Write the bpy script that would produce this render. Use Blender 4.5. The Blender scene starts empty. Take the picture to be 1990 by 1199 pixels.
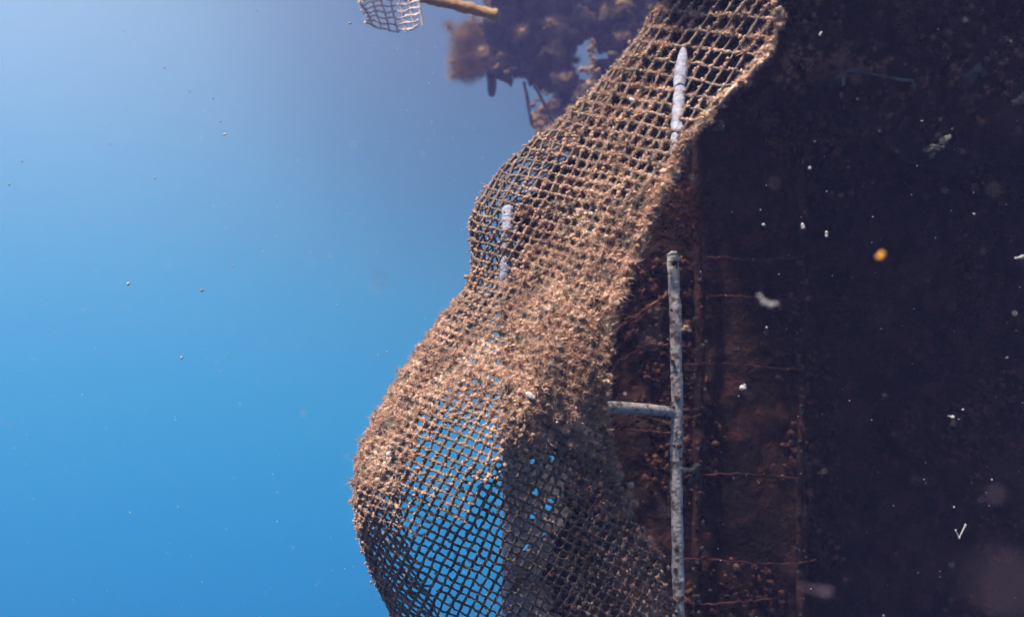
import bpy, math, random
import numpy as np
from mathutils import Vector, noise
random.seed(7)
RNG = np.random.default_rng(11)
S = bpy.context.scene
COL = S.collection
R = math.radians
F = 1723.0          # focal length of the camera in photograph pixels (1990 wide, 60 degrees across)

# ------------------------------------------------------------------ camera
cam_d = bpy.data.cameras.new('camera')
cam_d.sensor_fit = 'HORIZONTAL'; cam_d.angle = R(60); cam_d.clip_start = 0.02; cam_d.clip_end = 300
cam = bpy.data.objects.new('camera', cam_d); COL.objects.link(cam)
cam.location = (0, 0, 0); cam.rotation_euler = (R(90), 0, 0)
cam_d.dof.use_dof = True; cam_d.dof.focus_distance = 1.95
cam_d.dof.aperture_fstop = (cam_d.lens / 1000.0) / 0.0085
S.camera = cam

# ------------------------------------------------------------------ light
SUN_DIR = Vector((-0.34, -0.27, 0.90)).normalized()      # towards the sun
SUN_EL = math.asin(SUN_DIR.z); SUN_AZ = math.atan2(SUN_DIR.x, SUN_DIR.y)
w = bpy.data.worlds.new('World'); S.world = w; w.use_nodes = True
nt = w.node_tree; nt.nodes.clear()
sky = nt.nodes.new('ShaderNodeTexSky'); sky.sky_type = 'NISHITA'; sky.sun_disc = False
sky.sun_elevation = SUN_EL; sky.sun_rotation = SUN_AZ
bg = nt.nodes.new('ShaderNodeBackground'); bg.inputs[1].default_value = 0.10
wo = nt.nodes.new('ShaderNodeOutputWorld')
nt.links.new(sky.outputs[0], bg.inputs[0]); nt.links.new(bg.outputs[0], wo.inputs[0])
sd = bpy.data.lights.new('sun', 'SUN'); sd.energy = 5.0; sd.angle = R(4); sd.color = (1.0, 0.90, 0.80)
so = bpy.data.objects.new('sun', sd); COL.objects.link(so)
so.rotation_euler = SUN_DIR.to_track_quat('Z', 'Y').to_euler()
S.view_settings.view_transform = 'Standard'; S.view_settings.look = 'None'
S.view_settings.exposure = 1.25; S.view_settings.gamma = 1.0

# ------------------------------------------------------------------ helpers
def P(u, v, D):
    return np.stack(np.broadcast_arrays((np.asarray(u, float) - 995) / F * D, np.asarray(D, float), (599.5 - np.asarray(v, float)) / F * D), -1)
def px(p):
    return 995 + p[..., 0] / p[..., 1] * F, 599.5 - p[..., 2] / p[..., 1] * F

def tag(o, label=None, cat=None, group=None, kind=None):
    if label: o['label'] = label
    if cat: o['category'] = cat
    if group: o['group'] = group
    if kind: o['kind'] = kind
    return o
def empty(name, loc, *a, **k):
    o = bpy.data.objects.new(name, None); o.empty_display_size = 0.05
    o.location = [float(c) for c in loc]; COL.objects.link(o); return tag(o, *a, **k)

def mesh_obj(name, parts, mat, parent=None, smooth=True):
    """parts: list of (verts Nx3, faces MxK) with K = 3 or 4; all joined into ONE mesh object"""
    vs, loops, starts, off, ls = [], [], [], 0, 0
    for v, f in parts:
        v = np.asarray(v, float).reshape(-1, 3); f = np.asarray(f, np.int64)
        if not len(f): continue
        vs.append(v); loops.append((f + off).ravel()); k = f.shape[1]
        starts.append(ls + np.arange(len(f)) * k); ls += f.size; off += len(v)
    V = np.concatenate(vs); L = np.concatenate(loops); ST = np.concatenate(starts)
    if parent is not None: V = V - np.array(parent.location)
    me = bpy.data.meshes.new(name)
    me.vertices.add(len(V)); me.vertices.foreach_set('co', V.ravel().astype(np.float32))
    me.loops.add(len(L)); me.loops.foreach_set('vertex_index', L.astype(np.int32))
    me.polygons.add(len(ST)); me.polygons.foreach_set('loop_start', ST.astype(np.int32))
    me.update(calc_edges=True); me.validate()
    if smooth: me.polygons.foreach_set('use_smooth', np.ones(len(me.polygons), bool))
    me.materials.append(mat)
    o = bpy.data.objects.new(name, me); COL.objects.link(o)
    if parent is not None: o.parent = parent
    return o

def icosphere(sub):
    t = (1 + 5 ** .5) / 2
    v = [(-1,t,0),(1,t,0),(-1,-t,0),(1,-t,0),(0,-1,t),(0,1,t),(0,-1,-t),(0,1,-t),(t,0,-1),(t,0,1),(-t,0,-1),(-t,0,1)]
    f = [(0,11,5),(0,5,1),(0,1,7),(0,7,10),(0,10,11),(1,5,9),(5,11,4),(11,10,2),(10,7,6),(7,1,8),(3,9,4),(3,4,2),(3,2,6),(3,6,8),(3,8,9),(4,9,5),(2,4,11),(6,2,10),(8,6,7),(9,8,1)]
    v = [Vector(a).normalized() for a in v]
    for _ in range(sub):
        c, nf = {}, []
        def mid(a, b):
            k = (min(a, b), max(a, b))
            if k not in c: v.append(((v[a] + v[b]) / 2).normalized()); c[k] = len(v) - 1
            return c[k]
        for a, b, d in f:
            x, y, z = mid(a, b), mid(b, d), mid(d, a); nf += [(a,x,z),(b,y,x),(d,z,y),(x,y,z)]
        f = nf
    return np.array([tuple(a) for a in v]), np.array(f)
ICO0, ICO1, ICO2 = icosphere(0), icosphere(1), icosphere(2)

def tufts(C, rad, nf=26, core=0.62, flen=(0.75, 1.5), fw=0.075, rng=RNG, up=0.0, rough=0.35, base=ICO1):
    """fluffy clumps: a lumpy core and many fine tapering filaments at each centre"""
    C = np.asarray(C, float).reshape(-1, 3); n = len(C)
    if n == 0: return []
    rad = np.broadcast_to(np.asarray(rad, float), (n,))
    bv, bf = base
    lob = rng.normal(0, 1, (n, 4, 3)); lob /= np.linalg.norm(lob, axis=2, keepdims=True)
    d = np.einsum('vk,nlk->nvl', bv, lob)
    disp = core * (1 + rough * np.maximum(d, 0) ** 3 @ np.ones(4) * 1.1 + rng.normal(0, rough * 0.45, (n, len(bv))))
    V = C[:, None] + bv[None] * (disp * rad[:, None])[..., None] * (1 + rng.normal(0, .22, (n, 1, 3)))
    Fc = (bf[None] + (np.arange(n) * len(bv))[:, None, None]).reshape(-1, 3)
    out = [(V.reshape(-1, 3), Fc)]
    if nf:
        dr = rng.normal(0, 1, (n, nf, 3)); dr[..., 2] += up; dr /= np.linalg.norm(dr, axis=2, keepdims=True)
        # favour lobes so the outline stays uneven
        L = rng.uniform(flen[0], flen[1], (n, nf)) * rng.uniform(.8, 1.2, (n, 1)) * rad[:, None]
        sd_ = np.cross(dr, rng.normal(0, 1, (n, nf, 3))); sd_ /= np.linalg.norm(sd_, axis=2, keepdims=True) + 1e-9
        wd = fw * rad[:, None, None] * rng.uniform(.6, 1.5, (n, nf, 1))
        b = C[:, None] + dr * (0.35 * rad)[:, None, None]
        bend = rng.normal(0, .28, (n, nf, 3)) * rad[:, None, None]
        m = C[:, None] + dr * (L * .62)[..., None] + bend * .35
        t = C[:, None] + dr * L[..., None] + bend
        Vf = np.stack([b - sd_ * wd, b + sd_ * wd, m + sd_ * wd * .8, m - sd_ * wd * .8, t], 2).reshape(-1, 3)
        k = (np.arange(n * nf) * 5)[:, None]
        out.append((Vf, np.concatenate([k + np.array([0, 1, 2]), k + np.array([0, 2, 3]), k + np.array([3, 2, 4])])))
    return out

def tube(pts, rad, sides=7, caps=True, rr=0.0, rng=RNG):
    pts = np.asarray(pts, float); n = len(pts); rad = np.broadcast_to(np.asarray(rad, float), (n,))
    T = np.gradient(pts, axis=0); T /= np.linalg.norm(T, axis=1, keepdims=True) + 1e-9
    ref = np.array([0.13, 0.9, 0.37]) if abs(T[0] @ np.array([0, 1, 0])) < .9 else np.array([1, 0, 0.1])
    A = np.cross(T, ref); A /= np.linalg.norm(A, axis=1, keepdims=True); B = np.cross(T, A)
    th = np.linspace(0, 2 * np.pi, sides, endpoint=False)
    rj = rad[:, None] * (1 + (rng.normal(0, rr, (n, sides)) if rr else 0))
    V = pts[:, None] + (A[:, None] * np.cos(th)[None, :, None] + B[:, None] * np.sin(th)[None, :, None]) * rj[..., None]
    V = V.reshape(-1, 3); i = np.arange(n - 1)[:, None] * sides; j = np.arange(sides)[None]; j2 = (j + 1) % sides
    Q = np.stack([i + j, i + j2, i + sides + j2, i + sides + j], -1).reshape(-1, 4)
    out = [(V, Q)]
    if caps:
        for e, sgn in ((0, 1), (n - 1, -1)):
            ring = V[e * sides:(e + 1) * sides]; c = pts[e] - T[e] * rad[e] * .45 * sgn
            f = [(sides, k, (k + 1) % sides) if sgn < 0 else (sides, (k + 1) % sides, k) for k in range(sides)]
            out.append((np.vstack([ring, c]), np.array(f)))
    return out

def segs(A, B, ra, rb, sag, sides=5, n=4, rng=RNG):
    """many short uneven tubes at once from A to B"""
    A = np.asarray(A); B = np.asarray(B); m = len(A)
    if m == 0: return []
    t = np.linspace(0, 1, n + 1)
    P_ = A[:, None] * (1 - t)[None, :, None] + B[:, None] * t[None, :, None] + sag[:, None] * (4 * t * (1 - t))[None, :, None]
    P_[:, 1:-1] += rng.normal(0, 0.0006, (m, n - 1, 3))
    T = (B - A); T /= np.linalg.norm(T, axis=1, keepdims=True) + 1e-9
    X = np.cross(T, np.array([.1, 1., .2])); X /= np.linalg.norm(X, axis=1, keepdims=True) + 1e-9; Y = np.cross(T, X)
    th = np.linspace(0, 2 * np.pi, sides, endpoint=False)
    rd = (ra[:, None] * (1 - t) + rb[:, None] * t)
    rd = rd[..., None] * rng.uniform(.75, 1.35, (m, n + 1, 1)) * rng.uniform(.85, 1.15, (m, n + 1, sides))
    V = P_[:, :, None] + (X[:, None, None] * np.cos(th)[None, None, :, None] + Y[:, None, None] * np.sin(th)[None, None, :, None]) * rd[..., None]
    base = (np.arange(m) * (n + 1) * sides)[:, None, None]
    i = np.arange(n)[None, :, None] * sides; j = np.arange(sides)[None, None]; j2 = (j + 1) % sides
    Q = np.stack([base + i + j, base + i + j2, base + i + sides + j2, base + i + sides + j], -1).reshape(-1, 4)
    return [(V.reshape(-1, 3), Q)]

# ------------------------------------------------------------------ materials
def material(name, cols, scale=30, rough=0.9, bump=0.4, bscale=None, spec=0.2, fine=(None, 0), trans=0.0):
    m = bpy.data.materials.new(name); m.use_nodes = True; n = m.node_tree.nodes; l = m.node_tree.links
    b = n['Principled BSDF']; b.inputs['Roughness'].default_value = rough; b.inputs['Specular IOR Level'].default_value = spec
    g = n.new('ShaderNodeNewGeometry')
    t = n.new('ShaderNodeTexNoise'); t.inputs['Scale'].default_value = scale; t.inputs['Detail'].default_value = 6; t.inputs['Roughness'].default_value = .65
    l.new(g.outputs['Position'], t.inputs['Vector'])
    r = n.new('ShaderNodeValToRGB'); e = r.color_ramp
    while len(e.elements) > 1: e.elements.remove(e.elements[-1])
    for i, (p, c) in enumerate(cols):
        x = e.elements[0] if i == 0 else e.elements.new(p)
        x.position = p; x.color = (*c, 1)
    l.new(t.outputs['Fac'], r.inputs[0]); out = r.outputs[0]
    if fine[0]:
        t3 = n.new('ShaderNodeTexNoise'); t3.inputs['Scale'].default_value = fine[1]; t3.inputs['Detail'].default_value = 3
        l.new(g.outputs['Position'], t3.inputs['Vector'])
        mr = n.new('ShaderNodeMapRange'); mr.inputs[1].default_value = .52; mr.inputs[2].default_value = .66
        l.new(t3.outputs['Fac'], mr.inputs[0])
        mx = n.new('ShaderNodeMix'); mx.data_type = 'RGBA'; l.new(mr.outputs[0], mx.inputs[0]); l.new(out, mx.inputs[6]); mx.inputs[7].default_value = (*fine[0], 1); out = mx.outputs[2]
    l.new(out, b.inputs['Base Color'])
    if bump:
        t2 = n.new('ShaderNodeTexNoise'); t2.inputs['Scale'].default_value = bscale or scale * 6; t2.inputs['Detail'].default_value = 5
        l.new(g.outputs['Position'], t2.inputs['Vector'])
        bp = n.new('ShaderNodeBump'); bp.inputs['Strength'].default_value = bump; bp.inputs['Distance'].default_value = .01
        l.new(t2.outputs['Fac'], bp.inputs['Height']); l.new(bp.outputs[0], b.inputs['Normal'])
    if trans:
        tr = n.new('ShaderNodeBsdfTranslucent'); l.new(out, tr.inputs[0]); ms = n.new('ShaderNodeMixShader'); ms.inputs[0].default_value = trans
        l.new(b.outputs[0], ms.inputs[1]); l.new(tr.outputs[0], ms.inputs[2]); l.new(ms.outputs[0], n['Material Output'].inputs[0])
    return m
M_ALGAE = material('brown_algae', [(.28, (.26, .16, .115)), (.42, (.44, .27, .185)), (.55, (.64, .41, .285)), (.70, (.80, .60, .45))], 7, bump=.5, bscale=260, fine=((.30, .235, .17), 26), trans=.22)
M_STRAND = material('overgrown_plastic_strand', [(.3, (.07, .055, .05)), (.5, (.16, .12, .09)), (.7, (.32, .23, .18))], 22, bump=.6, bscale=300)
M_PIPE = material('pale_crusted_pipe', [(.28, (.30, .26, .23)), (.42, (.46, .41, .37)), (.60, (.58, .53, .48)), (.8, (.66, .61, .56))], 14, bump=.6, bscale=110, fine=((.16, .12, .10), 48))
M_WALL = material('dark_fouled_steel', [(.35, (.006, .003, .003)), (.48, (.018, .009, .007)), (.58, (.038, .018, .012)), (.72, (.07, .048, .034))], 4.5, bump=1.0, bscale=60, fine=((.055, .02, .014), 16))
M_DARKALG = material('dark_red_algae', [(.35, (.03, .014, .010)), (.5, (.10, .044, .030)), (.68, (.22, .10, .065))], 6, bump=.6, bscale=200)
M_CRUST = material('pale_green_crust', [(.35, (.05, .045, .04)), (.55, (.14, .14, .12)), (.75, (.26, .26, .23))], 30, bump=1, bscale=150)
M_PALE = material('bleached_pale_coating', [(.3, (.13, .12, .15)), (.5, (.26, .26, .31)), (.7, (.36, .36, .41))], 34, bump=.8, bscale=90)
M_BLACK = material('black_rod', [(.3, (.01, .01, .012)), (.6, (.03, .025, .025))], 20)
M_WALLCRUST = material('dull_crust', [(.35, (.03, .025, .022)), (.55, (.08, .075, .06)), (.75, (.15, .14, .12))], 30, bump=1, bscale=150)
M_WEED = material('rusty_brown_weed', [(.35, (.16, .075, .05)), (.5, (.38, .18, .11)), (.68, (.52, .30, .19))], 8, bump=.4, bscale=200)
M_RED = material('maroon_algae', [(.35, (.02, .008, .006)), (.5, (.07, .028, .02)), (.68, (.15, .06, .04))], 10, bump=.4, bscale=200)
M_FLANK = material('grey_silted_panel', [(.3, (.12, .10, .09)), (.5, (.28, .25, .23)), (.7, (.42, .38, .35))], 9, bump=.8, bscale=90, fine=((.14, .08, .05), 14))
M_DIM = material('dim_flake', [(.3, (.05, .035, .05)), (.6, (.11, .08, .11))], 60, bump=0)
M_HULK = material('distant_fouling', [(.35, (.018, .013, .008)), (.5, (.06, .040, .022)), (.66, (.22, .13, .055))], 1.6, bump=.7, bscale=60)
M_OLIVE = material('olive_brown_algae', [(.3, (.16, .10, .045)), (.5, (.34, .22, .10)), (.7, (.50, .34, .16))], 2.5, bump=.5, bscale=60, trans=.3)
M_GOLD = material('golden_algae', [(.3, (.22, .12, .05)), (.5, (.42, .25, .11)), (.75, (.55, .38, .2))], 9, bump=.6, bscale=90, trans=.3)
M_WHITE = material('white_shell', [(.3, (.45, .42, .40)), (.6, (.75, .72, .70))], 60, bump=.4, bscale=300, rough=.6)
M_WIRE = material('pale_wire', [(.3, (.62, .42, .33)), (.6, (.88, .68, .58))], 40, bump=.5, bscale=200)
M_SNOW = material('drifting_flake', [(.3, (.30, .26, .26)), (.6, (.62, .58, .56))], 60, bump=0, trans=.4)
M_ORANGE = material('orange_fleck', [(.3, (.75, .33, .03)), (.6, (.9, .5, .08))], 60, bump=0, trans=.4)

# ------------------------------------------------------------------ open water: glowing far dome, fall-off from the sun side painted into its emission
def water_dome():
    Rm = 60.0; vs, fs = [], []; na, ne = 64, 30
    els = np.linspace(-math.pi / 2 + .001, R(42), ne)
    az = np.linspace(0, 2 * math.pi, na, endpoint=False)
    V = np.array([[(Rm * math.cos(e) * math.sin(a), Rm * math.cos(e) * math.cos(a), Rm * math.sin(e)) for a in az] for e in els]).reshape(-1, 3)
    i = np.arange(ne - 1)[:, None] * na; j = np.arange(na)[None]; j2 = (j + 1) % na
    Q = np.stack([i + j, i + na + j, i + na + j2, i + j2], -1).reshape(-1, 4)
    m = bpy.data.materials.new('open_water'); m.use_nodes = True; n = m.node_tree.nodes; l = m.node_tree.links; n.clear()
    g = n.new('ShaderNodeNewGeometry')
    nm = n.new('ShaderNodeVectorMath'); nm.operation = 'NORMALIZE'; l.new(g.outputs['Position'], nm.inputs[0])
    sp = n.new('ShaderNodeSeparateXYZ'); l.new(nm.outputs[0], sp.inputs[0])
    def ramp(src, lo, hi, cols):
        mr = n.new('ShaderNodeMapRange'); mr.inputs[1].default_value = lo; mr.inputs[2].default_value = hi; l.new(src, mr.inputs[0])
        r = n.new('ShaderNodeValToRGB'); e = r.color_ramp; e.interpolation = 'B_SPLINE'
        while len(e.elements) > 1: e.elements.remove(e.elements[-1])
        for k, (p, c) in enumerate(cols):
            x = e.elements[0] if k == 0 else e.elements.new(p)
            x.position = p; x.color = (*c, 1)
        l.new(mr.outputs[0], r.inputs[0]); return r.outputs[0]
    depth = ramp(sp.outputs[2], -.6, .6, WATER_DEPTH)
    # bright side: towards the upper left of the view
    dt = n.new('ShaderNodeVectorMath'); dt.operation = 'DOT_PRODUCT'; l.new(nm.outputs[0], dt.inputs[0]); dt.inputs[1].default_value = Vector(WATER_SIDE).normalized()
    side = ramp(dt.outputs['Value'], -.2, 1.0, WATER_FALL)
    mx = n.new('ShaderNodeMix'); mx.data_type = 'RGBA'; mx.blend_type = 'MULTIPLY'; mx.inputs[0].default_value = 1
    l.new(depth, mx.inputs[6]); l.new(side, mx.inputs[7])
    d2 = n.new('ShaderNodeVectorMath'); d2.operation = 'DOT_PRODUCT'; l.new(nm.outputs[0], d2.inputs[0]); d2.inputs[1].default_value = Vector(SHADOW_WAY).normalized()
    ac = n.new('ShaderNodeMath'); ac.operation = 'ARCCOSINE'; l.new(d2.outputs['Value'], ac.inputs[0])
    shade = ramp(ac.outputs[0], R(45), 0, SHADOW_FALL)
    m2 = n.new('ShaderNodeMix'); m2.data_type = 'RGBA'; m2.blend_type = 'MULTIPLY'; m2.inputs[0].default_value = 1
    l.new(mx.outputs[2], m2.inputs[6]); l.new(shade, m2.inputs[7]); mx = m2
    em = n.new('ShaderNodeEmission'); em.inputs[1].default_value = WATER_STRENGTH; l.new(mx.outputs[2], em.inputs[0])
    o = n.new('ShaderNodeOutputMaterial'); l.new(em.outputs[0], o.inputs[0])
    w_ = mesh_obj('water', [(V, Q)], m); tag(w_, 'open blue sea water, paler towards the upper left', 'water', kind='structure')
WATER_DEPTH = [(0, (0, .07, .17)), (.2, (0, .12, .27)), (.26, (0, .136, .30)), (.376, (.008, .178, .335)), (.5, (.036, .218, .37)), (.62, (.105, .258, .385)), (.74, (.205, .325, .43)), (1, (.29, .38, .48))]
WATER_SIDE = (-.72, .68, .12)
WATER_FALL = [(0, (.30, .27, .26)), (.35, (.42, .38, .36)), (.60, (.80, .80, .80)), (.72, (1, 1, 1)), (1, (1, 1, 1))]  # dark end of the dome raised as added fill light on the wall
SHADOW_WAY = (.06, 1, .38)          # centre of the wreckage's shade, painted into the water dome's glow
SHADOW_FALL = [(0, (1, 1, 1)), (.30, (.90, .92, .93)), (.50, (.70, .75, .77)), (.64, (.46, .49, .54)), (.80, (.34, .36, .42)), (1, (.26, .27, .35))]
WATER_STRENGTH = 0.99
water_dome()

# ------------------------------------------------------------------ haze in the water
def haze():
    x, y0, y1, z = 11.0, -3.0, 11.5, 7.0
    V = np.array([(a, b, c) for a in (-x, x) for b in (y0, y1) for c in (-z, z)], float)
    Q = np.array([(0, 1, 3, 2), (4, 6, 7, 5), (0, 4, 5, 1), (2, 3, 7, 6), (0, 2, 6, 4), (1, 5, 7, 3)])
    m = bpy.data.materials.new('sea_haze'); m.use_nodes = True; n = m.node_tree.nodes; n.clear()
    v = n.new('ShaderNodeVolumePrincipled'); v.inputs['Color'].default_value = (.26, .245, .60, 1); v.inputs['Density'].default_value = HAZE
    v.inputs['Anisotropy'].default_value = .25
    o = n.new('ShaderNodeOutputMaterial'); m.node_tree.links.new(v.outputs[0], o.inputs['Volume'])
    tag(mesh_obj('haze', [(V, Q)], m, smooth=False), 'faint blue violet haze filling the sea water', 'haze', kind='stuff')
HAZE = 0.027

# ------------------------------------------------------------------ the draped net
LV = [-130, 0, 100, 220, 320, 420, 540, 640, 760, 880, 1000, 1100, 1199, 1330]
UL = [1330, 1285, 1222, 1108, 985, 921, 917, 847, 766, 707, 698, 722, 768, 830]
UR = [1530, 1514, 1496, 1378, 1312, 1264, 1216, 1184, 1176, 1188, 1238, 1288, 1332, 1400]
DL = [2.50, 2.48, 2.46, 2.44, 2.40, 2.34, 2.32, 2.24, 2.16, 2.07, 2.06, 2.14, 2.24, 2.36]
DM = [2.34, 2.32, 2.30, 2.26, 2.22, 2.17, 2.09, 1.95, 1.80, 1.71, 1.74, 1.85, 2.00, 2.20]
DR = [2.16, 2.14, 2.12, 2.10, 2.06, 2.02, 1.97, 1.92, 1.87, 1.90, 2.02, 2.14, 2.24, 2.36]
ctrl = []
for v, ul, ur, dl, dm, dr in zip(LV, UL, UR, DL, DM, DR):
    wd = ur - ul
    ctrl.append([P(ul + 90, v, dl + .42), P(ul + 14, v, dl + .20), P(ul, v, dl), P(ul + .13 * wd + 6, v, dl * .62 + dm * .38 - .02),
                 P(ul + .40 * wd, v, dm + .03), P(ul + .70 * wd, v, (dm + dr) / 2 - .01), P(ur, v, dr)])
ctrl = np.array(ctrl)                                            # rows x 7 x 3
def catmull(C, m):
    n = len(C); t = np.linspace(0, n - 1 - 1e-6, m); i = t.astype(int); f = (t - i)
    g = lambda k: C[np.clip(i + k, 0, n - 1)]
    f = f.reshape((-1,) + (1,) * (C.ndim - 1))
    return .5 * (2 * g(0) + (g(1) - g(-1)) * f + (2 * g(-1) - 5 * g(0) + 4 * g(1) - g(2)) * f * f + (3 * g(0) - g(-1) - 3 * g(1) + g(2)) * f ** 3)
NB, NA_ = 520, 260
G0 = catmull(ctrl, NB); G0 = np.swapaxes(catmull(np.swapaxes(G0, 0, 1), NA_), 0, 1)      # NB x NA x 3
lv = catmull(np.array(LV, float), NB)
# folds running up to the right
u_, v_ = px(G0)
nrm = np.cross(np.gradient(G0, axis=1), np.gradient(G0, axis=0)); nrm /= np.linalg.norm(nrm, axis=2, keepdims=True)
nrm *= np.sign(-(nrm * G0).sum(-1, keepdims=True))              # towards the camera
def bump2(u, v, cu, cv, ang, la, lb):
    du, dv = u - cu, v - cv; c, s = math.cos(ang), math.sin(ang)
    a = du * c - dv * s; b = du * s + dv * c
    return np.exp(-(a / la) ** 2 - (b / lb) ** 2)
fold = .95 * (.055 * bump2(u_, v_, 1062, 700, R(62), 240, 46) + .030 * bump2(u_, v_, 900, 740, R(58), 120, 24) + .015 * bump2(u_, v_, 1140, 700, R(70), 160, 26)
        - .035 * bump2(u_, v_, 955, 700, R(60), 130, 22) + .03 * bump2(u_, v_, 1130, 330, R(50), 150, 40)
        - .03 * bump2(u_, v_, 1040, 470, R(55), 120, 35) + .035 * bump2(u_, v_, 1200, 430, R(58), 200, 26) - .03 * bump2(u_, v_, 930, 560, R(20), 90, 25)
        + .012 * np.sin(u_ * .021 + v_ * .013) + .008 * np.sin(u_ * .05 - v_ * .037 + 1))
G = G0 * (1 - fold[..., None] / 2.0)
# lattice coordinates: sideways distance that keeps counting round the left rim, and height
du_ = np.gradient(u_, axis=1); dd_ = np.gradient(G0[..., 1], axis=1) * 450.0
XI = np.cumsum(np.sqrt(du_ ** 2 + dd_ ** 2 * (np.arange(NA_) < NA_ * .42)), axis=1)
kref = int(NA_ * .5); XI = XI - XI[:, kref:kref + 1] + u_[:, kref:kref + 1]
VV = lv
isil = np.argmin(u_, axis=1)
spA = np.interp(VV, [-130, 0, 200, 350, 600, 900, 1199], [27, 26, 22.5, 20, 19, 20, 19.5])
uG = np.interp(VV, [-130, 0, 230, 450, 650, 850, 1040, 1199, 1330], [1592, 1500, 1340, 1200, 1070, 946, 846, 772, 716])
for _ in range(40): uG = np.convolve(np.pad(uG, 4, mode='reflect', reflect_type='odd'), np.ones(9) / 9, 'valid')
spB = np.interp(VV, [-130, 50, 200, 350, 700, 1199], [28, 27, 21, 18.5, 18, 19])
Hrow = np.concatenate([[0], np.cumsum(np.diff(VV) / spB[1:])])
K = np.interp(VV, [0, 200, 500, 800, 1200], [.04, .14, .28, .40, .56])
def surf(b, xi):
    """b: row coordinate (float index), xi: arc coordinate -> point, normal, inside"""
    i0 = np.clip(b.astype(int), 0, NB - 2); f = (b - i0)[:, None]
    out = np.empty((len(b), 3)); no = np.empty((len(b), 3)); ins = np.empty(len(b), bool)
    for k in range(len(b)):
        r = []
        for q in (i0[k], i0[k] + 1):
            a = np.interp(xi[k], XI[q], np.arange(NA_)); a0 = min(int(a), NA_ - 2); fa = a - a0
            r.append((G[q, a0] * (1 - fa) + G[q, a0 + 1] * fa, nrm[q, a0]))
        out[k] = r[0][0] * (1 - f[k]) + r[1][0] * f[k]; no[k] = r[0][1]
        ins[k] = XI[i0[k], 0] < xi[k] < XI[i0[k], -1]
    return out, no, ins
nodes = {}
bb = np.arange(NB, dtype=float)
for i in range(-60, 60):
    xi_b = uG + i * spA
    Fb = Hrow - K * (xi_b - 1000) / spB
    ok = (xi_b > XI[:, 0] - 20) & (xi_b < XI[:, -1] + 20)
    if ok.sum() < 3: continue
    s = np.where(ok)[0]; Fv = Fb[s]
    o = np.maximum.accumulate(Fv)
    js = np.arange(math.ceil(o[0]), math.floor(o[-1]) + 1)
    if not len(js): continue
    b = np.interp(js, o, s.astype(float)); x = np.interp(b, bb, xi_b)
    p, nn, ins = surf(b, x)
    for k, j in enumerate(js):
        if ins[k]: nodes[(i, int(j))] = (p[k], nn[k])
keys = list(nodes); idx = {k: n for n, k in enumerate(keys)}
NP = np.array([nodes[k][0] for k in keys]); NN = np.array([nodes[k][1] for k in keys])
NP = NP + .0050 * np.array([noise.noise_vector(Vector(q) * 12.0) for q in NP])
NP = NP + RNG.normal(0, .0009, NP.shape) + NN * RNG.normal(0, .0008, (len(NP), 1))
EA = np.array([(idx[k], idx[(k[0], k[1] + 1)]) for k in keys if (k[0], k[1] + 1) in idx])
EB = np.array([(idx[k], idx[(k[0] + 1, k[1])]) for k in keys if (k[0] + 1, k[1]) in idx])
def edge_ok(E):
    return E[np.linalg.norm(NP[E[:, 0]] - NP[E[:, 1]], axis=1) < .085]
EA, EB = edge_ok(EA), edge_ok(EB)
print('net nodes', len(NP), 'edges', len(EA), len(EB))

def growth(p):
    """how thick the algae is, 0..1, over the net"""
    u, v = px(p)
    g = .64 + 0 * u
    def blob(cu, cv, ru, rv, amp, rot=0):
        du, dv = u - cu, v - cv; c, s = math.cos(R(rot)), math.sin(R(rot)); a = du * c - dv * s; b = du * s + dv * c
        return amp * np.exp(-((a / ru) ** 2 + (b / rv) ** 2))
    g += blob(1060, 620, 260, 130, .40, 40) + blob(1200, 520, 200, 70, .35, 60) + blob(1110, 780, 120, 120, .35)
    g += blob(800, 750, 120, 60, .30, 55) + blob(720, 890, 60, 90, .35) + blob(1170, 230, 130, 100, .22) + blob(1250, 60, 60, 90, .25) + blob(1340, 60, 200, 150, .18)
    g += blob(1180, 800, 60, 100, .2) + blob(1450, 40, 110, 60, .08)
    g -= blob(900, 860, 90, 60, .52, 20) + blob(880, 1030, 160, 90, .42) + blob(880, 1160, 200, 90, .42)
    g -= blob(990, 320, 80, 60, .42, 45) + blob(950, 440, 50, 110, .30) + blob(990, 470, 24, 75, .3) + blob(1320, 180, 30, 80, .2) + blob(1390, 170, 90, 90, .20, 45)
    g -= blob(1110, 1060, 150, 190, .34)
    n = np.array([noise.noise(Vector(q) * 6.0) for q in p]) ; n2 = np.array([noise.noise(Vector(q) * 22.0 + Vector((5, 1, 2))) for q in p])
    return np.clip(g + .16 * n + .16 * n2, .03, 1)
net = empty('fouled_net', P(1000, 1000, 1.9), 'large bulging plastic mesh net coated in brown algae, from top right to bottom centre', 'net')
gN = growth(NP)
def strands(E, r0, r1):
    sag = NN[E[:, 0]] * RNG.normal(0, .0008, (len(E), 1)) + np.array([0, 0, -1.0]) * np.abs(RNG.normal(0, .0012, (len(E), 1)))
    return segs(NP[E[:, 0]], NP[E[:, 1]], r0 + r1 * gN[E[:, 0]], r0 + r1 * gN[E[:, 1]], sag)
drop = RNG.random(len(EB)) > .02
mesh_obj('mesh_strands', strands(EA, .0030, .0014) + strands(EB[drop], .0024, .0016), M_STRAND, net)
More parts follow.
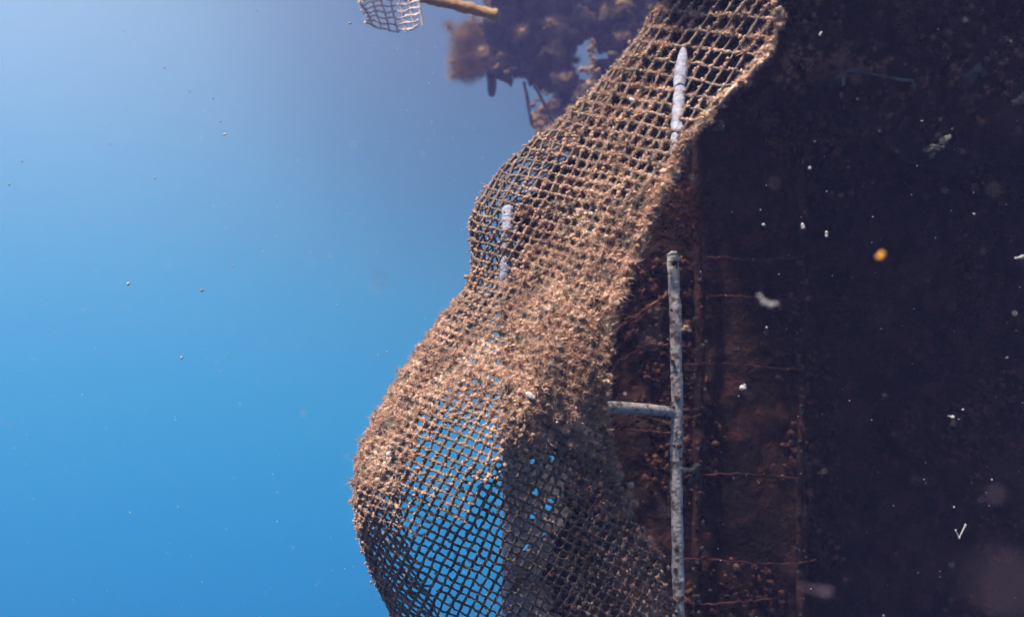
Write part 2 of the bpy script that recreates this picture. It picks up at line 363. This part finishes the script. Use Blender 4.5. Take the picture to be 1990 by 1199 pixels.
# algae clumps on knots and strands
C, Rd = [], []
for n in range(len(NP)):
    g = gN[n]
    C.append(NP[n] + NN[n] * .001 + RNG.normal(0, .001, 3)); Rd.append(.0038 + .0056 * g * RNG.uniform(.5, 1.4))
    if RNG.random() < max(0, g - .5) * 1.1:
        C.append(NP[n] + NN[n] * RNG.uniform(.004, .010) + RNG.normal(0, .004, 3)); Rd.append(RNG.uniform(.008, .014))
for E, mul in ((EA, 1.0), (EB, 1.25)):
    for a, b in E:
        g = (gN[a] + gN[b]) / 2
        for _ in range(RNG.poisson(.9 + 4.2 * max(0, g - .2) * mul)):
            t = RNG.uniform(.08, .92)
            C.append(NP[a] * (1 - t) + NP[b] * t + NN[a] * .001 + RNG.normal(0, .0013, 3)); Rd.append(.0026 + .0048 * g * RNG.uniform(.4, 1.6))
for q_ in range(0, NB, 1):
    if -20 < lv[q_] < 1210 and RNG.random() < .75:
        a_ = int(np.clip(isil[q_] + RNG.normal(0, 3), 0, NA_ - 1)); C.append(G[q_, a_] + RNG.normal(0, .004, 3)); Rd.append(RNG.uniform(.003, .009) * (1.2 if 560 < lv[q_] < 1000 else .8))
C, Rd = np.array(C), np.array(Rd)
print('clumps', len(C))
big = Rd > .0075
parts = tufts(C[big], Rd[big], nf=80, core=.30, flen=(.5, 1.6), fw=.045, up=.25, rough=.7, base=ICO1) + tufts(C[~big], Rd[~big], nf=20, core=.50, flen=(.6, 1.6), fw=.07, up=.2, rough=.6)
o = mesh_obj('algae_growth', parts, M_ALGAE, net); o['kind'] = 'stuff'
# a second, dark red weed on the shaded lower right of the net
uN, vN = px(NP); sel = np.where((uN > 1060) & (vN > 880) & (RNG.random(len(NP)) < .45))[0]
o = mesh_obj('red_weed', tufts(NP[sel] + NN[sel] * .004 + RNG.normal(0, .003, (len(sel), 3)), RNG.uniform(.004, .010, len(sel)), nf=50, core=.35, fw=.05, rough=.6), M_WEED, net); o['kind'] = 'stuff'
# thick rolled edge
eC, eR = [], []
bs = np.linspace(0, NB - 1, 420)
for b in bs:
    q = int(b); v = lv[q]
    if v > 905 or v < 90: dens = .35 if v <= 90 else max(0, .5 - (v - 905) / 500)
    else: dens = 1
    for _k in range(2 if RNG.random() < dens else 0):
        p = G[q, NA_ - 1 - int(RNG.integers(0, 5))]
        rr = RNG.uniform(.007, .015) * (1.0 if 250 < v < 700 else .8)
        eC.append(p + RNG.normal(0, .006, 3)); eR.append(rr)
parts = tufts(eC, eR, nf=110, core=.4, fw=.035, up=.2, rough=.6, base=ICO2)
edge_line = G[(lv > 95) & (lv < 640), -1][::4]
parts += tube(edge_line + RNG.normal(0, .003, edge_line.shape), .0055, 7, rr=.3)
mesh_obj('rolled_edge', parts, M_ALGAE, net)

def net_depth(u, v):
    uu, vv = px(G[:, 40:]); d = (uu - u) ** 2 + (vv - v) ** 2; k = np.unravel_index(np.argmin(d), d.shape)
    return G[:, 40:][k][1]
# ------------------------------------------------------------------ pipes of the frame
def wobble(n, amp, k=3):
    w_ = RNG.normal(0, 1, (n, 3))
    for _ in range(k): w_ = (np.roll(w_, 1, 0) + w_ + np.roll(w_, -1, 0)) / 3 * 1.25
    return w_ * amp
def crusted(us, vs, Ds, r, n=90, amp=.0009, rr=.028, sides=18):
    t = np.linspace(0, 1, len(us)); s = np.linspace(0, 1, n)
    pts = P(np.interp(s, t, us), np.interp(s, t, vs), np.interp(s, t, Ds)) + wobble(n, amp)
    rad = r * (1 + .10 * np.array([noise.noise(Vector((x * 30, r * 900, 1.5))) for x in s]) + RNG.normal(0, .015, n))
    return pts, rad, tube(pts, rad, sides, rr=rr)
f0 = empty('capped_pole', P(1316, 330, 2.33), 'upper pale pole with swollen rounded cap, seen through the top of the net', 'pole')
pu, pv = [1323, 1321, 1319, 1317, 1315, 1311], [150, 180, 210, 240, 270, 345]
_, _, tb = crusted(pu, pv, [net_depth(a, b) + .016 for a, b in zip(pu, pv)], .0150, 60)
mesh_obj('shaft', tb, M_PALE, f0)
capp = P(np.array([1328, 1327, 1326, 1324, 1322, 1321]), np.array([97, 108, 122, 140, 158, 172]), np.linspace(net_depth(1327, 100), net_depth(1322, 170), 6) + .004)
mesh_obj('end_cap', tube(capp, [.008, .012, .0155, .0175, .0172, .015], 14, rr=.04), M_PALE, f0)
f1 = empty('frame_pipe', P(1316, 1199, 2.25), 'long pale crusted upright pipe with a short side arm, standing right of the net edge', 'pipe')
pts, rad, tb = crusted([1306, 1311, 1313, 1316, 1314, 1318, 1320], [492, 560, 650, 795, 900, 1150, 1330], [2.28, 2.28, 2.26, 2.25, 2.25, 2.25, 2.25], .0150, 200)
mesh_obj('upright', tb, M_PIPE, f1)
pts2, _, tb = crusted([1168, 1230, 1300, 1314], [790, 793, 799, 800], [2.12, 2.18, 2.245, 2.25], .0138, 12, amp=.0006)
mesh_obj('side_arm', tb, M_PIPE, f1)
bp_ = P(np.array([1316, 1330, 1345, 1352, 1350, 1340]), np.array([905, 914, 915, 905, 925, 940]), np.array([2.25, 2.24, 2.25, 2.27, 2.28, 2.29]))
mesh_obj('bracket', tube(bp_, [.006, .007, .008, .009, .010, .006], 8, rr=.15), M_CRUST, f1)
q = P(1316 + RNG.normal(0, 9, 26), RNG.uniform(420, 1190, 26), 2.235)
o = mesh_obj('algae_growth', tufts(q, RNG.uniform(.004, .012, 26), nf=50, core=.4, fw=.04), M_DARKALG, f1); o['kind'] = 'stuff'
mesh_obj('algae_tuft', tufts(P([1333, 1326, 1340], [636, 640, 642], 2.23), [.010, .008, .006], nf=60, core=.4, fw=.04), M_ALGAE, f1)

f2 = empty('corner_post', P(985, 1199, 2.62), 'thin pale upright pipe half hidden behind the left part of the net', 'pipe')
pts, rad, tb = crusted([988, 987, 984, 986, 988, 986, 984], [408, 440, 540, 760, 1000, 1199, 1330], [net_depth(988, 412) + .018, net_depth(987, 440) + .012, net_depth(985, 540) + .004, 2.45, 2.5, 2.5, 2.5], .0150, 200, rr=.06)
mesh_obj('upright', tb, M_PALE, f2)
q = P(986 + RNG.normal(0, 7, 30), RNG.uniform(470, 1190, 30), 2.61)
o = mesh_obj('algae_growth', tufts(q, RNG.uniform(.004, .010, 30), nf=26, core=.4), M_ALGAE, f2); o['kind'] = 'stuff'

# ------------------------------------------------------------------ the fouled steel wall behind
def plate(u0, u1, v0, v1, D, name, mat, parent, step=.018, amp=.03, thick=.12, cut=None, seed=0, holes=()):
    x0, x1 = (u0 - 995) / F * D, (u1 - 995) / F * D; z0, z1 = (599.5 - v1) / F * D, (599.5 - v0) / F * D
    nx, nz = int((x1 - x0) / step) + 2, int((z1 - z0) / step) + 2
    X, Z = np.meshgrid(np.linspace(x0, x1, nx), np.linspace(z0, z1, nz))
    Y = np.array([[D - amp * (.9 * noise.noise(Vector((a * 2.6, seed, b * 2.6))) + .5 * noise.noise(Vector((a * 9, seed, b * 9))) + .22 * noise.noise(Vector((a * 28, seed, b * 28)))) for a, b in zip(xr, zr)] for xr, zr in zip(X, Z)])
    if cut is not None: X = cut(X, Z, D)
    fr = np.stack([X, Y, Z], -1); bk = np.stack([X, Y * 0 + D + thick, Z], -1)
    def gridq(nz_, nx_): 
        i = np.arange(nz_ - 1)[:, None] * nx_; j = np.arange(nx_ - 1)[None]
        return np.stack([i + j, i + j + 1, i + nx_ + j + 1, i + nx_ + j], -1).reshape(-1, 4)
    Q = gridq(nz, nx); V = np.concatenate([fr.reshape(-1, 3), bk.reshape(-1, 3)]); n = nz * nx
    border = np.concatenate([np.arange(nx), np.arange(1, nz) * nx + nx - 1, (nz - 1) * nx + np.arange(nx - 2, -1, -1), np.arange(nz - 2, 0, -1) * nx])
    nb = np.roll(border, -1)
    Q = np.concatenate([Q, Q[:, ::-1] + n, np.stack([border, border + n, nb + n, nb], -1)])
    fc = V[Q].mean(1); fu, fv = px(fc); kp = np.ones(len(Q), bool)
    for hu, hv, hr in holes: kp &= np.hypot(fu - hu, (fv - hv) / 1.3) > hr
    return mesh_obj(name, [(V, Q[kp])], mat, parent), fr
wall = empty('steel_wall', P(1500, 1400, 2.8), 'dark rusty steel wall overgrown with red brown algae, filling the right side', 'wall')
def cutL(X, Z, D):
    v = 599.5 - Z / D * F
    uL = np.interp(v, [-300, 40, 200, 400, 600, 1400], [1300, 1290, 1180, 1010, 992, 988]) + 7 * np.sin(v * .07) + 6 * np.sin(v * .19) + 4 * np.sin(v * .43)
    xl = (uL - 995) / F * D; x0, x1 = X[:, :1], X[:, -1:]
    return xl + (X - x0) / (x1 - x0) * (x1 - xl)
HOLES = [(1070, 982, 12), (1042, 958, 9), (1036, 1002, 8), (1074, 886, 9), (1020, 1062, 8), (1036, 898, 9), (1058, 1038, 6), (1062, 846, 8)]
_, fr1 = plate(1000, 1568, -260, 1420, 2.72, 'front_plate', M_WALL, wall, cut=cutL, seed=1.3, step=.011, thick=.02, holes=HOLES)
def cutF(X, Z, D):
    v = 599.5 - Z / D * F
    uR = 1082 + 22 * np.sin(v * .021) + 12 * np.sin(v * .083) + 6 * np.sin(v * .21)
    x0, x1 = X[:, :1], X[:, -1:]
    xl = x0 + .006 * np.sin(v[:, :1] * .05) + .005 * np.sin(v[:, :1] * .17 + 1) + .004 * np.sin(v[:, :1] * .41)
    return xl + (X - x0) / (x1 - x0) * ((uR - 995) / F * D - xl)
plate(993, 1090, 560, 1420, 2.655, 'flank_panel', M_FLANK, wall, cut=cutF, seed=6.3, step=.010, amp=.012, thick=.012, holes=HOLES)
xs, ys = np.linspace(.27, 3.2, 60), np.linspace(2.20, 3.28, 40)
XX, YY = np.meshgrid(xs, ys); ZZ = np.array([[1.18 + .05 * noise.noise(Vector((a * 3, b * 3, .5))) + .02 * noise.noise(Vector((a * 12, b * 12, .5))) for a, b in zip(p_, q_)] for p_, q_ in zip(XX, YY)])
YY[0] += .05 * np.sin(xs * 7)
lo_, hi_ = np.stack([XX, YY, ZZ], -1).reshape(-1, 3), np.stack([XX, YY, ZZ * 0 + 1.42], -1).reshape(-1, 3)
gi = np.arange(39)[:, None] * 60; gj = np.arange(59)[None]; gq = np.stack([gi + gj, gi + gj + 60, gi + gj + 61, gi + gj + 1], -1).reshape(-1, 4)
bd = np.concatenate([np.arange(60), np.arange(1, 40) * 60 + 59, 39 * 60 + np.arange(58, -1, -1), np.arange(38, 0, -1) * 60]); bn = np.roll(bd, -1)
mesh_obj('added_shade_slab', [(np.vstack([lo_, hi_]), np.concatenate([gq, gq[:, ::-1] + 2400, np.stack([bd, bn, bn + 2400, bd + 2400], -1)]))], M_WALL, wall)  # unseen slab added above the view to shade the wall and upper net
_, fr2 = plate(1540, 2500, -300, 1480, 3.05, 'recessed_plate', M_WALL, wall, amp=.06, step=.024, seed=4.1)
for cu, wpx, dd in ((1357, 9, 2.67), (1557, 7, 2.67)):
    pp = P(cu + 3 * np.sin(np.linspace(0, 14, 110)), np.linspace(-200, 1380, 110), dd)
    rb = mesh_obj('upright_rib', tube(pp, wpx / F * dd * (1 + .25 * np.sin(np.linspace(0, 40, 110)) * RNG.uniform(.3, 1, 110)), 9, rr=.14), M_WALL, wall)
    q = P(cu + RNG.normal(0, 5, 90), RNG.uniform(480, 1200, 90), dd - .02)
    o = mesh_obj('crust', tufts(q[:55] + RNG.normal(0, .006, (55, 3)), RNG.uniform(.002, .009, 55), nf=30, core=.45, rough=.7), M_WALLCRUST, wall); o['kind'] = 'stuff'
for vv, ua, ub in ((500, 1375, 1550), (712, 1330, 1556), (836, 1190, 1330), (925, 1330, 1550), (1090, 1330, 1585), (1168, 1340, 1500), (580, 1375, 1555)):
    n = 24; uu = np.linspace(ua, ub, n)
    pp = P(uu, vv + 5 * np.sin(uu * .02 + vv) + RNG.normal(0, 1.2, n), 2.655)
    mesh_obj('crossbar', tube(pp, .0024 * RNG.uniform(.4, 1.6, n), 7, rr=.2) + tufts(pp[RNG.random(n) < .5], .007, nf=40, core=.25, fw=.04), M_RED, wall)
def patchy(fr, n, thr, seed):
    out = []
    ff = fr.reshape(-1, 3)
    while len(out) < n:
        p = ff[RNG.integers(len(ff))]
        if noise.noise(Vector((p[0] * 3.5, seed, p[2] * 3.5))) > thr: out.append(p + RNG.normal(0, .012, 3) - np.array([0, .012, 0]))
    return np.array(out)
q = np.concatenate([patchy(fr1, 2600, .08, 2.2), patchy(fr2, 2800, .16, 8.8)])
q = np.concatenate([q, P(RNG.uniform(1480, 1990, 500) , RNG.normal(150, 70, 500), 2.6 + RNG.normal(0, .03, 500))])
o = mesh_obj('algae_growth', tufts(q, RNG.uniform(.005, .018, len(q)), nf=36, core=.4, fw=.035, rough=.6), M_DARKALG, wall); o['kind'] = 'stuff'

# rocky overgrown ledge, upper right
ledge = empty('fouled_ledge', P(1830, 330, 2.6), 'dark lumpy encrusted ledge at the top right, edged with a pale curved rim', 'ledge')
n = 340
uu = RNG.uniform(1560, 2150, n); vv = RNG.uniform(-160, 300, n)
keep = vv < 120 + (uu - 1560) * .42 + RNG.normal(0, 14, n)
q = P(uu[keep], vv[keep], 2.78 - .12 * RNG.random(keep.sum()) - .1 * np.clip((uu[keep] - 1700) / 300, 0, 1))
mesh_obj('crust_body', tufts(q, RNG.uniform(.05, .10, len(q)), nf=0, core=.8, rough=.3, base=ICO2), M_WALL, ledge)
q2 = q[RNG.integers(0, len(q), 900)] + RNG.normal(0, .05, (900, 3)); q2[:, 1] = 2.56 + RNG.normal(0, .05, 900)
nz_ = np.array([noise.noise(Vector(p_) * 4.0) for p_ in q2])
q3 = q2[nz_ > .05] + RNG.normal(0, .01, (int((nz_ > .05).sum()), 3)); q3 = np.concatenate([q3, P(RNG.normal(1600, 60, 130), 130 + RNG.normal(0, 18, 130), 2.55)])
o = mesh_obj('shaggy_weed', tufts(q3, RNG.uniform(.006, .016, len(q3)), nf=50, core=.3, fw=.035, rough=.6), M_WEED, ledge); o['kind'] = 'stuff'
o = mesh_obj('algae_growth', tufts(q2, RNG.uniform(.005, .018, 900), nf=16, core=.5), M_DARKALG, ledge); o['kind'] = 'stuff'
uu = np.array([1638, 1640, 1645, 1660, 1690, 1720, 1750, 1772, 1776]); vv = np.array([166, 150, 140, 136, 143, 149, 156, 158, 172])
mesh_obj('rim', tube(P(uu, vv, 2.45) + wobble(9, .002), .0042, 8, rr=.2) + tufts(P(uu, vv, 2.45), .006, nf=20, core=.4), M_CRUST, ledge)
for pts_, lab in (([(1888, 150), (1896, 138), (1906, 128), (1918, 116), (1930, 104), (1884, 145), (1912, 135)], 'ragged pale sponge patch on the dark ledge near the right edge of the photo'),
                  ([(1806, 290), (1818, 284), (1830, 292), (1812, 300), (1838, 276)], 'dim bluish sponge patch on the dark wall below the ledge'),
                  ([(1398, 246), (1404, 240), (1392, 252)], 'small grey sponge scrap just right of the rolled net edge'),
                  ([(1980, 195), (1986, 190), (1974, 200)], 'small pale sponge tip at the right border below the ragged sponge')):
    a = np.array(pts_, float); D = 2.42 if a[0, 0] > 1500 else 2.5
    c = P(a[:, 0], a[:, 1], D)
    sp_ = mesh_obj('sponge_patch', tufts(c + RNG.normal(0, .003, c.shape), RNG.uniform(.006, .013, len(c)), nf=50, core=.5, fw=.09, rough=.9, base=ICO2), M_CRUST)
    tag(sp_, lab, 'sponge', 'pale sponge patches')

# overgrown ropes in the shade between the net and the pipe
for k, (us, vs, lab) in enumerate((([1170, 1215, 1250, 1300], [660, 632, 610, 570], 'uppermost red brown overgrown rope slanting between net edge and upright pipe'),
                    ([1165, 1210, 1250, 1300], [740, 700, 676, 664], 'middle red brown overgrown rope slanting between net edge and upright pipe'),
                    ([1180, 1215, 1262, 1305], [836, 822, 812, 830], 'overgrown rope hanging just under the side arm of the upright pipe'))):
    s = np.linspace(0, 1, 30); t = np.linspace(0, 1, 4)
    pp = P(np.interp(s, t, us), np.interp(s, t, vs), 2.3 + .1 * s) + wobble(30, .004)
    rp = mesh_obj('overgrown_rope', tube(pp, .004, 7, rr=.2) + tufts(pp + RNG.normal(0, .004, pp.shape), RNG.uniform(.005, .012, 30), nf=36, core=.4, fw=.04), M_DARKALG)
    tag(rp, lab, 'rope', 'overgrown ropes beside the pipe')
bt = mesh_obj('algae_bush', tufts(P(1322 + RNG.normal(0, 24, 70), 425 + RNG.normal(0, 32, 70), 2.2 + RNG.normal(0, .03, 70)), RNG.uniform(.008, .018, 70), nf=120, core=.3, fw=.02, rough=.6), M_RED)
tag(bt, 'dark red feathery algae bush on the pipe beside the rolled net edge', 'algae')

# ------------------------------------------------------------------ far overgrown structure at the top
hulk = empty('overgrown_hulk', P(1100, 100, 9.2), 'hazy dark overgrown mass at the top centre with a ragged hole through it', 'wreckage')
import itertools
poly = [(948, -160), (944, 0), (938, 40), (930, 90), (945, 140), (975, 150), (1010, 150), (1040, 160), (1070, 175), (1090, 215), (1080, 262), (1200, 340), (1420, 340), (1420, -160)]
def inside(x, y, pl):
    c = False
    for (x1, y1), (x2, y2) in zip(pl, pl[1:] + pl[:1]):
        if (y1 > y) != (y2 > y) and x < (x2 - x1) * (y - y1) / (y2 - y1) + x1: c = not c
    return c
pp, rr = [], []
while len(pp) < 1500:
    u, v = RNG.uniform(930, 1420), RNG.uniform(-160, 330)
    if not inside(u, v, poly): continue
    r = RNG.uniform(9, 26)
    if math.hypot((u - 1136) / 17, (v - 114) / 27) < 1 + r * .055: continue
    # keep blobs inside the outline
    if not all(inside(u + a * r * .7, v + b * r * .7, poly) for a, b in ((1, 0), (-1, 0), (0, 1), (0, -1))): r *= .35
    D = RNG.uniform(8.6, 10.2); pp.append(P(u, v, D)); rr.append(r / F * D * 1.15)
for _ in range(260):                # unseen blobs added above the frame to shade the hulk below
    D = RNG.uniform(8.0, 10.2); pp.append(P(RNG.uniform(930, 1500), RNG.uniform(-520, -70) * 1.0, D)); rr.append(RNG.uniform(18, 40) / F * D)
pp, rr = np.array(pp), np.array(rr)
mesh_obj('encrusted_body', tufts(pp, rr, nf=110, core=.62, flen=(.7, 1.25), fw=.012, rough=.5, base=ICO2), M_HULK, hulk)
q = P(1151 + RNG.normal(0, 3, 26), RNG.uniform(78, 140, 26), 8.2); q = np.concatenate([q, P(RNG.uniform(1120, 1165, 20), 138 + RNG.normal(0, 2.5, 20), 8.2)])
o = mesh_obj('lit_rim', tufts(q, RNG.uniform(.014, .036, len(q)), nf=20, core=.5), M_GOLD, hulk)  # sunlit orange highlight at the hole, put into the tufts' gold colour
q = pp[RNG.integers(0, 1500, 420)] + np.array([0, -.35, 0]) + RNG.normal(0, .08, (420, 3))
o = mesh_obj('algae_growth', tufts(q, RNG.uniform(.04, .11, 420), nf=150, core=.25, fw=.014, rough=.6), M_OLIVE, hulk); o['kind'] = 'stuff'
mesh_obj('hanging_stub', tube(P([950, 953, 956, 957, 956], [120, 140, 160, 176, 187], 9.2) + wobble(5, .002), [.048, .052, .052, .048, .028], 10, rr=.08), M_HULK, hulk)
mesh_obj('pointed_flap', tube(P([975, 984, 992, 993], [140, 150, 160, 170], 9.2), [.10, .07, .036, .006], 8, rr=.1), M_HULK, hulk)
for (a, b) in (((1018, 160), (1034, 244)), ((1038, 165), (1080, 246))):
    s = np.linspace(0, 1, 12)
    mesh_obj('thin_rod', tube(P(a[0] + (b[0] - a[0]) * s, a[1] + (b[1] - a[1]) * s, 8.0) + wobble(12, .002), .016, 7, rr=.1), M_BLACK, hulk)
c = P(915 + RNG.normal(0, 15, 60), np.clip(100 + RNG.normal(0, 30, 60), 52, 145), 9.0)
cl = mesh_obj('algae_bush', tufts(c, RNG.uniform(.05, .12, 60), nf=420, core=.22, fw=.011, base=ICO1), M_OLIVE)
tag(cl, 'hazy brown fluffy algae bush on the left flank of the far mass', 'algae')
c = P(1062 + RNG.normal(0, 13, 60), 222 + RNG.normal(0, 20, 60), 8.7)
cl = mesh_obj('algae_bush', tufts(c, RNG.uniform(.024, .064, 60), nf=50, core=.5, fw=.03), M_GOLD)
tag(cl, 'golden algae bush hanging behind the two thin rods of the far mass', 'algae')
# crossing pipe and wire basket, top
s = np.linspace(0, 1, 40)
bar = mesh_obj('leaning_pipe', tube(P(780 + 185 * s, -12 + 42 * s ** 1.1, 3.9) + wobble(40, .0015), .024 * (1 + .1 * np.sin(s * 20)), 12, rr=.07) , M_GOLD)
tag(bar, 'brown crusted pipe sloping down from the top edge into the far mass', 'pipe')
bk = empty('wire_basket', P(757, 10, 3.6), 'small pale wire mesh scrap curling down at the top left of centre', 'wire mesh')
def bpnt(a, b):   # a 0..1 across, b 0..1 down
    u = 696 + 124 * a + 14 * b * (1 - a); v = -28 + 72 * b + 20 * math.sin(a * 2.6) * (b) - 6 * a + 14 * (1 - a) * (1 - b) - 14 * (1 - b) * 0
    if a < .18: v += 20 * (1 - b) * (.18 - a) / .18
    return P(u, v, 3.6 + .10 * math.sin(a * 3.1) + .05 * b)
for b in np.linspace(0, 1, 8):
    pts_ = np.array([bpnt(a, b + .018 * math.sin(a * 22 + b * 9)) for a in np.linspace(.02 + .03 * math.sin(b * 11), .98 - .12 * abs(b - .55), 34)])
    mesh_obj('cross_wire', tube(pts_, .0042, 6, rr=.3), M_WIRE, bk)
for a in np.linspace(.06, .94, 7):
    pts_ = np.array([bpnt(a - .05 + .12 * b, b) for b in np.linspace(0, 1.06 - .12 * abs(a - .6), 20)])
    mesh_obj('long_wire', tube(pts_, .0046, 6, rr=.2), M_WIRE, bk)

# ------------------------------------------------------------------ shells and a twig on the net
def near_net(u, v):
    uu, vv = px(G0[:, 60:]); d = (uu - u) ** 2 + (vv - v) ** 2; k = np.unravel_index(np.argmin(d), d.shape)
    return G[:, 60:][k], nrm[:, 60:][k]
def shell(u, v, a, b, lab):
    p, nn = near_net(u, v); p = p + nn * .014
    vv, ff = ICO2; V = vv * np.array([a, a * .5, b]); V[:, 2] *= 1 - .25 * (V[:, 0] / a); V += .06 * a * np.sin(V * 900)
    ang = R(35); V = V @ np.array([[math.cos(ang), 0, -math.sin(ang)], [0, 1, 0], [math.sin(ang), 0, math.cos(ang)]])
    tag(mesh_obj('shell', [(V + p, ff)], M_WHITE), lab, 'shell', 'shells on the net')
shell(1029, 774, .011, .006, 'larger white oval shell lodged on the net below its brightest ridge')
shell(766, 886, .007, .006, 'small white shell near the left rim of the lower net bulge')
shell(1233, 203, .009, .006, 'small pale shell on the upper part of the net left of the pipe cap')
p0, _ = near_net(945, 360)
s = np.linspace(0, 1, 8)
tw = mesh_obj('algae_twig', tube(p0 + np.stack([-.022 * s, 0 * s, .012 * s], -1) + wobble(8, .0006), .0018 * (1 - .5 * s), 6, rr=.2), M_ALGAE)
tag(tw, 'short algae twig poking out from the upper left rim of the net', 'twig')

# ------------------------------------------------------------------ drifting matter
n = 1150
D = np.where(RNG.random(n) < .4, RNG.uniform(.22, .8, n), RNG.uniform(.8, 2.6, n))
u = RNG.uniform(-20, 2010, n); v = RNG.uniform(-20, 1220, n)
c = P(u, v, D); r = (RNG.exponential(.38, n) + .35) / F * D
mesh_obj_ = mesh_obj('marine_snow', tufts(c, r, nf=0, core=.9, rough=.6, base=ICO0), M_SNOW)
tag(mesh_obj_, 'fine pale specks of marine snow drifting through the water', 'marine snow', kind='stuff')
def fleck(name, pts_, D, rad, mat, lab):
    a = np.array(pts_, float); c = P(a[:, 0], a[:, 1], D)
    o = mesh_obj(name, tufts(c, np.array(rad) / F * D, nf=6, core=.8, base=ICO1) + (tube(c, np.array(rad) / F * D * .6, 6) if len(a) > 1 else []), mat)
    tag(o, lab, 'fleck', 'flecks drifting in front of the wall')
fleck('drifting_fleck', [(1709, 499), (1714, 495)], .62, [7, 6], M_ORANGE, 'round orange fleck drifting in front of the dark wall')
fleck('drifting_fleck', [(1476, 575), (1486, 588), (1496, 592), (1508, 590)], .7, [3, 6, 6, 3], M_SNOW, 'pale bent fleck right of the upright pipe, shaped like a tick')
fleck('drifting_fleck', [(1857, 1030), (1864, 1044), (1868, 1036), (1876, 1020)], 1.6, [2, 2.6, 2, 3], M_SNOW, 'pale Y shaped fleck in the dark lower right')
fleck('drifting_fleck', [(1442, 754), (1447, 750)], 1.6, [5, 4], M_SNOW, 'white blob fleck beside the rib right of the side arm')
fleck('drifting_fleck', [(1561, 443), (1560, 438)], 1.4, [5, 4], M_SNOW, 'white fleck in front of the second rib above the orange fleck')
fleck('drifting_fleck', [(1606, 452), (1606, 458)], 1.5, [3, 3], M_SNOW, 'slim white fleck between the second rib and the orange fleck')
fleck('drifting_fleck', [(1974, 502), (1986, 500)], 1.5, [3, 5], M_SNOW, 'pale fleck at the right border level with the orange fleck')
fleck('drifting_fleck', [(1843, 808), (1851, 810)], 1.5, [2, 4], M_SNOW, 'small pale comet shaped fleck in the dark right middle')
fleck('drifting_fleck', [(1484, 437)], 1.6, [4], M_SNOW, 'little white fleck left of the second rib, above the tick shaped fleck')
fleck('drifting_fleck', [(1594, 68), (1596, 64)], 1.6, [3, 2.5], M_SNOW, 'curved white fleck near the top right of the net corner')
fleck('drifting_fleck', [(391, 565), (396, 563)], 1.6, [2.5, 2], M_SNOW, 'tiny white fleck drifting in open blue water')
fleck('drifting_fleck', [(1936, 1130), (1966, 1140), (1946, 1160)], .10, [17, 17, 14], M_DIM, 'big blurred mauve fleck floating in the bottom right corner')
fleck('drifting_fleck', [(1936, 962)], .30, [9], M_DIM, 'soft round bluish fleck right of the Y shaped fleck')
fleck('drifting_fleck', [(1560, 1140), (1590, 1148), (1606, 1153)], .42, [4, 6, 8], M_DIM, 'soft streak of a fleck at the bottom right of the second rib')
fleck('drifting_fleck', [(735, 535), (738, 556)], .34, [5, 5], M_SNOW, 'soft pale fleck over the blue left of the net waist')
haze()
